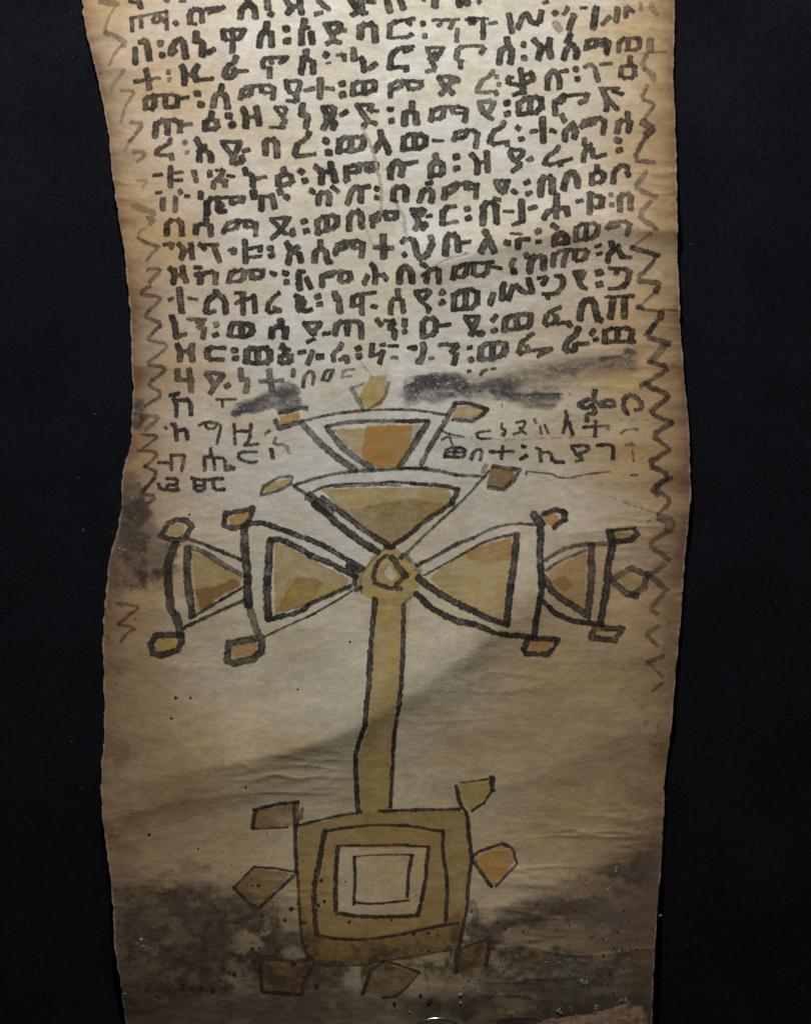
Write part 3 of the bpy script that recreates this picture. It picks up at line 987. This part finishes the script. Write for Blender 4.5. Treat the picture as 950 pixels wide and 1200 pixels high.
def figure(name, spec, label=None, rounded=True):
    """spec lines: s tile r dark strokes | w tile material strength polygon [| hole]"""
    root = empty(name, parent=ROOT)
    if label: root['label'] = label
    mats = {'o': M_OCHRE, 'r': M_ORANGE, 'b': M_BROWN}
    group = []
    for ln in spec.strip().splitlines():
        ln = ln.strip()
        if ln[0] == 'w':
            _, t, mk, k, rest = ln.split(None, 4)
            ps = [pts_of(t, s) for s in rest.split('|')]
            xs = [p[0] for p in ps[0]]; ys = [p[1] for p in ps[0]]
            patch('colour_wash', root, mats[mk], wash_field(ps[0], ps[1] if len(ps) > 1 else None, float(k)),
                  (min(xs) - 4, min(ys) - 4, max(xs) + 4, max(ys) + 4), 1.25, .018 + (.008 if mk != 'o' else 0))
        else:
            _, t, r, d, rest = ln.split(None, 4)
            st = [(pts_of(t, s), float(r) / TILES[t][2]) for s in rest.split('/')]
            patch('outline_stroke', root, M_LINE, stroke_field([(round_off(p) if rounded else p, r_) for p, r_ in st], min(1, float(d) * 1.06), .9, .85), bounds(st), .75, .036)
    return root

figure('left_outer_wing', """
w P o .62 258,258 490,378 470,432 350,488 280,548
w P b .7 270,440 360,428 455,385 482,420 400,460 330,520 300,535
s P 20 .82 180,230 145,310 145,400 152,470 157,530 188,570 203,650
s P 19 .75 237,250 232,330 240,430 258,555
s P 9 .75 230,200 340,240 480,300
s P 13 .55 250,240 320,268 420,335 500,375
s P 7 .85 250,572 390,488 500,425
s P 8 .85 220,615 380,540 500,487
""")
figure('left_inner_wing', """
w P o .66 640,222 700,240 800,292 990,390 960,440 830,490 640,555
w P b .72 640,552 700,440 740,385 820,380 858,410 820,480 780,518
s P 20 .82 500,150 500,260 512,340 515,400
s P 21 .97 512,380 515,450 518,510
s P 18 .62 520,515 560,640
s P 19 .82 618,215 612,330 605,400
s P 19 .97 605,390 605,480 612,572
s P 13 .82 520,130 580,127 690,165 792,205
s P 15 .8 620,210 660,202 760,250 800,276
s T 16 .88 -5,383 100,430 200,490 310,552
s T 17 .88 0,470 100,510 200,560 275,595
s T 14 .97 225,535 290,570/265,600 265,640
s P 12 .92 612,575 760,545 800,508
s T 12 .82 0,755 240,650
s P 5 .75 600,655 700,605 830,550
s T 6 .8 0,822 150,740 250,675
s T 12 .75 270,670 300,655
""")
figure('lower_head_triangle', """
w T o .66 75,108 780,98 805,180 640,290 540,400 440,418 330,340 200,230
w T b .30 240,225 400,190 560,165 790,190 620,320 540,400 440,415 300,310
s T 8 .8 40,120 100,92 250,78 350,80 480,68 600,80
s T 5 .7 150,98 300,92 420,85 520,90
s T 11 .82 580,78 760,90 835,108
s T 16 .78 835,112 808,180
s T 13 .82 800,190 640,300 560,370 470,428
s T 8 .68 1010,10 880,160 700,320 570,450
s T 14 .7 560,460 520,490
s T 28 .68 10,150 120,235
s T 17 .72 80,160 230,270 330,350 455,425
s T 21 .86 40,190 130,270 250,370 390,458
s T 15 .9 440,432 482,430
s Q 9 .72 210,657 330,620 450,590 560,580
s Q 11 .62 215,668 300,720
""")
figure('upper_head_triangle', """
w Q o .5 430,348 900,320 932,340 800,560 680,565 600,510 500,440
w Q r .72 615,325 872,325 852,440 790,552 680,562 590,500
s Q 9 .68 255,300 400,265 600,240
s R 8 .68 -66,240 100,235 250,240 390,266
s Q 19 .6 255,312 400,470 550,570
s Q 12 .62 390,330 530,302 700,300 940,300
s R 11 .6 120,302 290,300
s Q 18 .64 392,335 500,470 645,562
s R 18 .7 290,305 215,430 130,560
s R 15 .66 440,205 400,280 310,430 255,540
s Q 10 .68 560,577 680,575 820,562 950,562
s R 11 .65 150,562 300,566 450,600
s R 9 .6 450,600 605,610
""")
figure('top_knob', """
w Q o .9 632,55 722,48 727,150 690,212 622,236 572,170
s Q 15 .42 532,120 590,220
s Q 7 .35 545,112 600,92
s Q 9 .4 622,242 715,175 738,90
""", 'bright ochre lozenge knob at the very top of the painted cross')
KNOBS = ["""
w Q r .75 130,275 240,245 247,290 140,322
s Q 13 .75 130,255 250,228 278,228
s Q 15 .72 108,300 122,340 180,325 240,308
""", """
w Q o .8 38,690 60,650 190,615 192,650 120,682
s Q 9 .62 28,702 45,660 130,612 200,608 195,650 120,690 28,712
""", """
w R o .8 440,225 560,210 615,235 590,272 520,292 428,282
s R 12 .75 430,212 450,200 520,200 620,235
s R 11 .72 620,237 590,270 530,303 430,290
""", """
w R b .8 640,560 770,570 752,640 700,682 615,650
s R 12 .68 655,552 715,560 800,572 762,640 712,682 630,668
s R 15 .38 612,550 600,582
""", """
w P o .6 140,175 165,135 215,140 222,190 185,208
s P 13 .8 110,192 145,132 190,112 232,120 255,145 225,200 185,212 112,192
""", """
w P o .66 92,662 188,652 185,718 98,728
s P 15 .85 90,652 65,690 75,735 108,745 190,720 208,682 205,648 90,650
""", """
w P r .7 430,112 480,80 540,52 522,120 440,142
s P 12 .72 412,85 402,145 450,155 500,142 528,105 540,60 490,72 412,85
""", """
w P r .62 445,700 562,680 552,752 450,768
s P 17 .74 430,687 420,770 450,783 540,760 580,728 580,660 430,690
""", """
w U r .7 385,92 440,72 455,120 420,142 382,122
s U 20 .97 340,92 372,135
s U 12 .95 380,90 440,66 480,80
s U 16 .95 480,82 480,112
s U 11 .95 465,120 430,153
""", """
w U o .55 718,172 792,165 782,208 718,215
s U 19 .88 690,172 702,212
s U 8 .85 700,164 800,156
s U 13 .82 805,158 818,182 790,208 720,217
""", """
w U r .6 325,680 425,672 405,728 318,728
s U 15 .9 305,678 290,718
s U 12 .9 310,664 450,670 430,710 400,740 300,735
""", """
w U o .25 640,630 712,630 702,668 622,662
s U 14 .72 622,618 750,620 712,675 600,662 622,618
""", """
w U o .4 735,390 800,345 855,375 835,440 785,458
s U 13 .52 700,395 790,337 860,372 852,430 790,465
s U 16 .68 700,400 768,458 810,468
""", """
w W b .62 165,215 370,180 385,290 158,302
s W 9 .85 160,210 290,180 380,172
s W 10 .85 167,212 155,300
s W 5 .8 155,307 330,297
s W 16 .6 372,180 372,285
s W 11 .5 402,208 395,250
""", """
w W b .66 65,600 160,500 350,528 185,695
s W 6 .82 60,600 160,497 260,502 370,522
s W 9 .85 58,600 130,672 185,705
s W 9 .8 190,700 360,540
""", """
w W b .66 200,980 460,980 402,1070 395,1128 205,1118
s W 9 .72 195,975 200,1122 400,1136 410,1070 465,980
s W 13 .55 160,965 230,945 350,970 430,960
""", """
w X b .6 30,1125 70,1010 130,975 295,1025 200,1140
s X 9 .85 22,1130 60,1010 130,965
s X 7 .8 130,965 200,985 305,1022
s X 6 .6 303,1025 240,1100 190,1142 120,1150
""", """
w X o .7 500,82 668,60 655,130 560,212 510,160
s X 5 .8 510,75 650,56
s X 14 .85 670,50 672,108
s X 7 .85 665,120 630,175 570,215
""", """
w X r .7 580,455 720,388 785,450 690,592 650,562
s X 8 .82 570,450 600,422 720,380 770,402 782,430
s X 6 .72 782,440 797,480 690,592/720,560 770,505
s X 10 .84 570,460 665,592
""", """
w X b .7 495,925 655,858 642,990 490,1025
s X 12 .75 490,930 488,1022
s X 8 .7 490,912 660,850
s X 10 .75 662,850 640,985
"""]
for sp in KNOBS: figure('cross_knob', sp, None, False)
figure('right_inner_wing', """
w U o .62 -150,385 0,275 240,195 215,420 195,588 100,552 0,505
w U r .55 20,255 240,198 228,300 130,310 40,300
s T 11 .78 610,535 700,490 840,410 922,383
s T 6 .75 650,590 760,530 840,485 912,444
s U 7 .6 55,200 150,150 250,132 350,137
s U 7 .68 50,250 100,222 180,195 250,182
s U 17 .82 260,185 245,320 228,430
s U 17 .97 228,425 210,592
s T 20 .95 620,605 700,670 800,730 850,755 925,788
s U 13 .95 50,535 120,570 215,602
s T 19 .95 605,692 700,780 820,842 860,850 918,862
s U 13 .9 50,596 110,620 180,647 330,657
""")
figure('right_outer_wing', """
w U r .42 408,352 582,262 575,532 460,470 400,400
w U b .55 420,400 480,372 522,420 480,452
s U 17 .9 370,165 365,250 370,330 377,420
s U 15 .95 375,420 365,500 350,560 340,650
s U 16 .72 385,380 430,460 560,540
s U 13 .9 375,490 450,560 540,590 650,600
s U 10 .58 395,300 470,250 550,230 690,225
s U 7 .5 395,350 450,310 580,255
s U 18 .66 605,240 605,400 587,558
s U 17 .86 707,220 680,330 677,440 645,590
""")
figure('centre_boss', """
w T o .74 268,600 330,540 350,490 430,432 480,440 560,480 575,540 640,580 640,640 580,690 540,760 420,745 370,730 300,690 | 425,565 460,540 500,590 470,625 440,602
s T 13 .66 440,478 385,520 362,620 430,658 520,665
s T 20 .7 470,490 545,592
s T 12 .6 545,592 490,648
s T 6 .35 425,445 340,530 290,610 300,690
s T 14 .38 560,495 625,562
s T 9 .42 540,745 600,690
""")
figure('cross_staff', """
w V o .68 262,105 385,130 378,480 358,640 335,840 335,1160 185,1165 170,900 220,730 240,480
w V o .22 390,130 430,120 425,220 400,400
s V 14 .94 255,95 245,200 232,330 227,480 215,600 205,720
s V 12 .94 205,720 160,850 155,950 170,1160
s V 12 .85 397,130 395,300 390,480 372,640
s V 10 .88 372,640 352,760 342,920 332,1140
""", 'long ochre staff of the painted cross with two black edge lines')
figure('cross_base', """
w W o .62 385,295 700,225 1186,215 1235,240 1250,440 1225,640 1205,780 1190,900 1000,945 740,980 470,980 400,870 385,700 375,520 | 588,398 1032,400 1012,640 985,732 700,742 582,715
w W b .22 385,295 700,225 1186,215 1235,240 1250,440 1225,640 1205,780 700,860 400,870 385,700 375,520 | 588,398 1032,400 1012,640 985,732 700,742 582,715
w W b .5 400,700 470,835 720,862 1110,775 1200,700 1185,900 1000,945 740,980 470,980 400,870
s W 7 .82 390,287 550,247 700,222
s X 8 .86 105,217 280,211 505,208
s W 11 .9 370,290 368,400 375,520
s W 8 .6 380,520 390,700 400,870 440,950 462,975
s W 4 .6 470,985 570,990 740,985
s X 4 .55 60,978 330,930 490,908
s X 10 .88 490,92 507,180 547,230 552,330 570,450
s X 10 .82 570,450 545,620 547,690 522,800 505,910
s X 18 .3 570,680 595,740 560,820
s W 7 .82 520,320 620,300 760,286 940,290
s W 13 .85 515,320 487,480 457,620 475,830
s W 7 .78 477,835 570,855 720,860 920,830
s X 7 .84 200,290 260,292 420,320
s X 10 .87 425,320 420,420 447,560 438,770
s X 7 .8 230,828 430,785 500,775
s W 6 .82 580,390 750,390 940,386
s W 12 .86 580,395 570,560 572,710
s W 9 .87 577,727 700,745 940,742
s X 6 .82 240,390 352,396
s X 10 .86 350,400 335,560 312,690 295,735
s X 8 .86 250,742 300,738
s W 4 .8 660,445 780,435 940,435
s W 8 .82 665,450 670,550 662,680
s W 6 .84 665,672 760,682 940,662
s X 4 .8 250,437 270,440
s X 9 .84 268,440 247,550 245,645
""", 'nested square base of the painted cross in ochre and brown')

# grime that lies over skin and paint alike near the foot
M_STAIN = ink_mat('brown_grime_stain', (.060, .042, .030), (.115, .078, .050), .55, .7, 1700)
def stain_patch(pts, k, soft, push, label):
    def f(U, V):
        ne = fbm(U, V, 26, 20, 87, 5); nd = fbm(U, V, 7, 6, 97, 4)
        sd = poly_sd(U, V, pts) + push * 2 * (.6 * ne + .4 * nd - .5)
        return np.clip(k * (1 - sst(-soft, soft, sd)) * (.18 + 1.15 * sst(.38, .60, ne)) * (.35 + 1.3 * sst(.3, .7, nd)), 0, 1)
    xs = [p[0] for p in pts]; ys = [p[1] for p in pts]; m = soft + push
    o = patch('grime_stain', ROOT, M_STAIN, f, (min(xs) - m, min(ys) - m, max(xs) + m, min(max(ys) + m, 1215)), 1.5, .06)
    o['label'] = label
stain_patch([(262,1068),(300,1060),(345,1075),(352,1110),(366,1135),(330,1150),(280,1140),(255,1120)], .32, 12, 18, 'mottled brown stain over the lower left knob')
stain_patch([(350,1085),(400,1100),(470,1100),(540,1080),(565,1070),(585,1110),(560,1145),(480,1150),(400,1160),(330,1168),(300,1150)], .34, 14, 16, 'dull brown stain across the lower rim of the painted base')
stain_patch([(142,1048),(200,1040),(240,1042),(262,1075),(275,1118),(240,1130),(200,1128),(150,1110)], .7, 5, 20, 'dark blotched stain at the lower left of the scroll')
stain_patch([(128,1040),(215,1030),(290,1045),(330,1080),(300,1160),(220,1175),(140,1190)], .42, 8, 40, 'speckled brown staining spread over the lower left corner')

stain_patch([(140,575),(163,566),(178,600),(196,632),(208,652),(200,668),(205,684),(180,692),(150,690),(128,684),(128,655),(138,640)], .52, 4, 16, 'scuffed dark patch on the left margin beside the outer wing')
stain_patch([(150,470),(166,468),(172,490),(163,504),(154,500)], .6, 4, 8, 'small scuffed patch on the left margin above the wing')
stain_patch([(560,1085),(640,1050),(770,985),(768,1040),(700,1060),(640,1090),(740,1110),(764,1150),(640,1170),(560,1150)], .28, 10, 26, 'mottled brown stain at the lower right of the scroll')

# ------------------------------------------------------------------ smears and the scraped vein
def smear(name, pts_r, k, mat, noisy=7, label=None):
    def f(U, V):
        a = np.zeros(U.shape)
        nb = fbm(U, V, 22, 9, 91, 4); nd = fbm(U, V, 4, 3, 95, 3)
        for pts, r, soft, kk in pts_r:
            d = line_d(U, V, pts) - r + noisy * 2 * (nb - .5) + 5 * (nd - .5)
            a = np.maximum(a, kk * (1 - sst(-soft, soft, d)))
        ng = vnoise(U, V, 1.7, 1.7, 99)
        return np.clip(k * a * (.45 + .6 * nd + .5 * sst(.35, .65, nb)) * (1 - .75 * sst(.80, .92, ng)), 0, 1)
    xs = [p[0] for s in pts_r for p in s[0]]; ys = [p[1] for s in pts_r for p in s[0]]
    m = max(s[1] + s[2] for s in pts_r) + 8
    o = patch(name, ROOT, mat, f, (min(xs) - m, min(ys) - m, max(xs) + m, max(ys) + m), 1.1, .05)
    if label: o['label'] = label
smear('ink_smudge', [([(276,483),(300,476),(330,465),(343,458)], 7, 2.5, .9), ([(300,474),(336,456)], 7, 3, .8), ([(330,475),(344,471)], 7, 3, .9), ([(282,478),(310,470)], 6, 3, .95)], .86, M_SMUDGE, 6, 'grey smudge over the last line left of the knob')
smear('ink_smudge', [([(484,455),(496,447),(534,448),(542,452)], 10, 4, .95), ([(478,466),(500,463),(530,462)], 5, 5, .75), ([(548,456),(580,450),(600,455)], 9, 8, .62), ([(575,456),(600,463),(652,464)], 6, 6, .9),
        ([(590,462),(640,462)], 3, 2, 1.0), ([(620,472),(650,475)], 4, 5, .75), ([(540,446),(575,443)], 5, 8, .35)], .92, M_SMUDGE, 8, 'long dark grey smear of ink right of the top knob')
smear('ink_smudge', [([(590,450),(625,440),(660,433),(700,428),(735,424)], 11, 10, .55), ([(645,432),(672,436)], 6, 8, .8), ([(640,452),(690,440),(720,434)], 5, 9, .42), ([(705,420),(735,413)], 2.2, 3, 1.15), ([(733,411),(738,413)], 3, 2, 1.2), ([(700,430),(718,428)], 4, 5, .7), ([(734,432),(742,432)], 2, 3, .8)], .84, M_SMUDGE, 8, 'faint blue grey smear rising to the right border')
vein = [([(425,150),(432,163),(438,180),(442,200),(446,215),(447,240),(445,252)], 1.6, 1.2, .8), ([(464,238),(472,252),(475,268),(477,282)], 1.5, 1.2, .7), ([(421,255),(430,270),(437,288)], .8, 1, .5),
        ([(412,418),(424,425),(432,436),(436,442)], .8, 1, .5)]
smear('scraped_vein', vein, 1.05, M_PALE, 1.0, 'pale scraped vein wandering through the middle of the text')
cracks = [([(505,313),(520,305),(548,296)], .4, .8, .6), ([(560,458),(600,462),(668,461)], .5, .8, 1), ([(588,470),(588,486)], .4, .8, 1), ([(700,577),(735,590),(765,600)], .5, .9, .5), ([(745,361),(800,364)], .4, .8, .8),
          ([(745,612),(792,606)], .4, .8, .5), ([(520,512),(600,515),(700,511)], .3, .8, .4), ([(640,493),(760,492)], .3, .7, .3), ([(487,1095),(497,1125),(502,1160)], .3, .7, .5)]
for ck in cracks: smear('hairline_crack', [ck], .8, M_LINE, 1.0)

# ------------------------------------------------------------------ grime specks, pale crumbs, lint
def lumps(name, items, mat, parent, kind=None, onskin=True, flat=.5):
    V = []; F = []
    rnd = random.Random(len(items))
    for (u, v, r) in items:
        z0 = float(height(np.array([u]), np.array([v]))[0]) + .065 if onskin else 0.02
        b = len(V); nseg = 9
        ring = [(1.0, 0), (.78, .55), (.4, .9)]
        jit = [rnd.uniform(.65, 1.3) for _ in range(nseg)]
        for rr, zz in ring:
            for k in range(nseg):
                a = 2 * math.pi * k / nseg
                q = r * rr * jit[k]
                V.append(((u - 475 + q * math.cos(a)) * S, (600 - v + q * math.sin(a)) * S, (z0 + zz * r * .15 * flat - .01) * .001))
        V.append(((u - 475) * S, (600 - v) * S, (z0 + r * .15 * flat) * .001))
        for i in range(2):
            for k in range(nseg):
                k2 = (k + 1) % nseg
                F.append((b + i * nseg + k, b + i * nseg + k2, b + (i + 1) * nseg + k2)); F.append((b + i * nseg + k, b + (i + 1) * nseg + k2, b + (i + 1) * nseg + k))
        for k in range(nseg):
            F.append((b + 2 * nseg + k, b + 2 * nseg + (k + 1) % nseg, b + 3 * nseg))
    o = link_mesh(name, V, F, mat, parent)
    if kind: o['kind'] = kind
    return o
def wp(t, s): return pts_of(t, s)
sp = [(x, y, r) for (x, y), r in zip(wp('W', '205,740 318,762 350,705 155,905 280,912 65,1030 12,1005 475,1092 425,893 412,775 385,680 500,565 485,688 515,670 640,772 620,570 215,815 183,815 470,515 165,965 360,985 405,468 852,762 185,590 155,590 245,775'),
      (2.4,2.6,2.9,2.7,2.2,2.9,2.5,2.8,2.8,2.4,2.4,2.2,2.6,2,2,1,1.2,1.6,2.2,3,3,1.2,1.2,2.2,1.3,1))]
sp += [(x, y, r) for (x, y), r in zip(wp('X', '275,828 350,825 350,915 735,805 825,818 895,682 565,720 165,762 290,640 355,1168 730,1018 180,1180 310,1140 395,835'), (2.6,2.2,2.1,1.6,1.3,1.3,1.6,1.2,1.0,3,1.5,2.5,2,1.3))]
sp += [(410,752,1.4),(349,808,1.2),(206,818,2.0),(223,818,1.8),(201,842,1.6),(175,978,2),(215,1156,2.8),(236,1156,3),(250,1159,2.8),(288,922,1.4),(158,725,1.2),(222,603,1.3)]
rnd = random.Random(4)
for _ in range(420):
    if rnd.random() < .55: u, v = rnd.uniform(135, 330), rnd.gauss(1100, 38)
    else: u, v = rnd.uniform(520, 755), rnd.gauss(1120, 35)
    if v < 1195: sp.append((u, v, rnd.uniform(.35, 1.05)))
for _ in range(90): sp.append((rnd.uniform(160, 780), rnd.uniform(10, 1000), rnd.uniform(.25, .6)))
lumps('grime_specks', sp, M_DIRT, ROOT, 'stuff', flat=.05)
cr = [(540,1166,5.5),(684,1152,4.6),(722,1020,3.4),(712,1042,3),(724,1112,2.6),(710,1101,2),(640,1126,2.4),(655,1128,2),(728,1171,3.6),(698,1180,3.5),(656,1183,3.8),(668,1181,2.5),(480,1186,1.8),(705,1085,1.6),
      (165,1100,3.5),(168,1108,2.4),(160,1105,2.0),(155,948,1.5),(152,943,1.2),(313,975,1.6),(145,645,2),(140,643,1.2),(155,583,1.6),(157,482,1.3),(168,484,1.4),(147,1165,2),(773,1073,2.2)]
for _ in range(120):
    if rnd.random() < .65: u, v = rnd.gauss(690, 45), rnd.gauss(1110, 40)
    else: u, v = rnd.gauss(190, 38), rnd.gauss(1100, 30)
    if 150 < u < 755 and v < 1190: cr.append((u, v, rnd.uniform(.3, .9)))
for _ in range(40): cr.append((rnd.gauss(160, 14), rnd.gauss(650, 30), rnd.uniform(.3, .8)))
cr2 = []
for (u_, v_, r_) in cr:
    if r_ > 1.3:
        for _ in range(5): cr2.append((u_ + rnd.gauss(0, r_ * .55), v_ + rnd.gauss(0, r_ * .5), r_ * rnd.uniform(.25, .6)))
    else: cr2.append((u_, v_, r_))
lumps('pale_crumbs', cr2, M_CRUMB, ROOT, 'stuff', flat=.3)

# rolled end of the strip rising at the bottom right
def rolled_end():
    n, m = 120, 46
    P = np.zeros((n, m, 3)); C = np.zeros((n, m, 3))
    us = np.linspace(596, 764, n)
    top = np.interp(us, [596, 640, 665, 700, 735, 752, 764], [1213, 1195, 1188, 1178, 1168, 1176, 1200])
    top = top + 3.5 * (vnoise(us, us * 0, 9, 9, 61) - .5) + 2.5 * (vnoise(us, us * 0, 3.5, 9, 62) - .5)
    for j in range(m):
        t = j / (m - 1)
        v = top + t * 75
        hh = 3.0 + 2.4 * np.sin(min(1, t * 1.15) * math.pi * .5) - .35 * (j == 0)
        P[:, j] = np.stack([(us - 475) * S, (600 - v) * S, (hh + .9 * (fbm(us, v, 16, 9, 63, 4) - .5)) * .001 + 0 * us], -1)
        nn = fbm(us, v, 10, 6, 65, 4)[:, None]; nk = sst(.55, .68, fbm(us, v, 5, 4, 67, 3))[:, None]
        c = np.array((.175, .105, .06))[None] * (.7 + .6 * nn)
        C[:, j] = c * (1 - .75 * nk) + np.array((.05, .03, .025))[None] * .75 * nk
    idx = np.arange(n * m).reshape(n, m)
    F = np.stack([idx[:-1, :-1], idx[:-1, 1:], idx[1:, 1:], idx[1:, :-1]], -1).reshape(-1, 4)
    o = link_mesh('rolled_end', P.reshape(-1, 3), F, M_PARCH, ROOT, color=C.reshape(-1, 3))
    o['label'] = 'brown speckled rolled end of the scroll at its foot'
rolled_end()

# metal ring just entering at the foot of the strip
def ring(u, v, R, r, z):
    n, m = 96, 12
    a = np.linspace(0, 2 * math.pi, n, endpoint=False); b = np.linspace(0, 2 * math.pi, m, endpoint=False)
    A, B = np.meshgrid(a, b, indexing='ij')
    P = np.stack([(R + r * np.cos(B)) * np.cos(A) * S, (R + r * np.cos(B)) * np.sin(A) * S, r * np.sin(B) * S], -1).reshape(-1, 3)
    idx = np.arange(n * m).reshape(n, m)
    F = np.stack([idx, np.roll(idx, -1, 0), np.roll(np.roll(idx, -1, 0), -1, 1), np.roll(idx, -1, 1)], -1).reshape(-1, 4)
    o = link_mesh('metal_ring', P, F, M_METAL)
    o.location = W(u, v, z)
    tag(o, 'thin polished metal ring just showing at the foot of the scroll', 'ring')
ring(512, 1237, 44, 1.7, .0036)

# lint on the cloth
li = []
rnd = random.Random(9)
fixed = [(810,285),(91,560),(96,622),(83,870),(95,925),(778,1155),(776,1073),(805,1110),(780,930),(110,485),(97,620)]
for u, v in fixed: li.append((u, v, .8))
for _ in range(70):
    u, v = rnd.choice((rnd.uniform(0, 90), rnd.uniform(815, 950))), rnd.uniform(0, 1200)
    li.append((u, v, rnd.uniform(.25, .55)))
lo = lumps('lint_specks', li, M_LINT, None, 'stuff', False)
tag(lo, 'tiny grey lint specks scattered over the black cloth', 'lint', 'stuff')
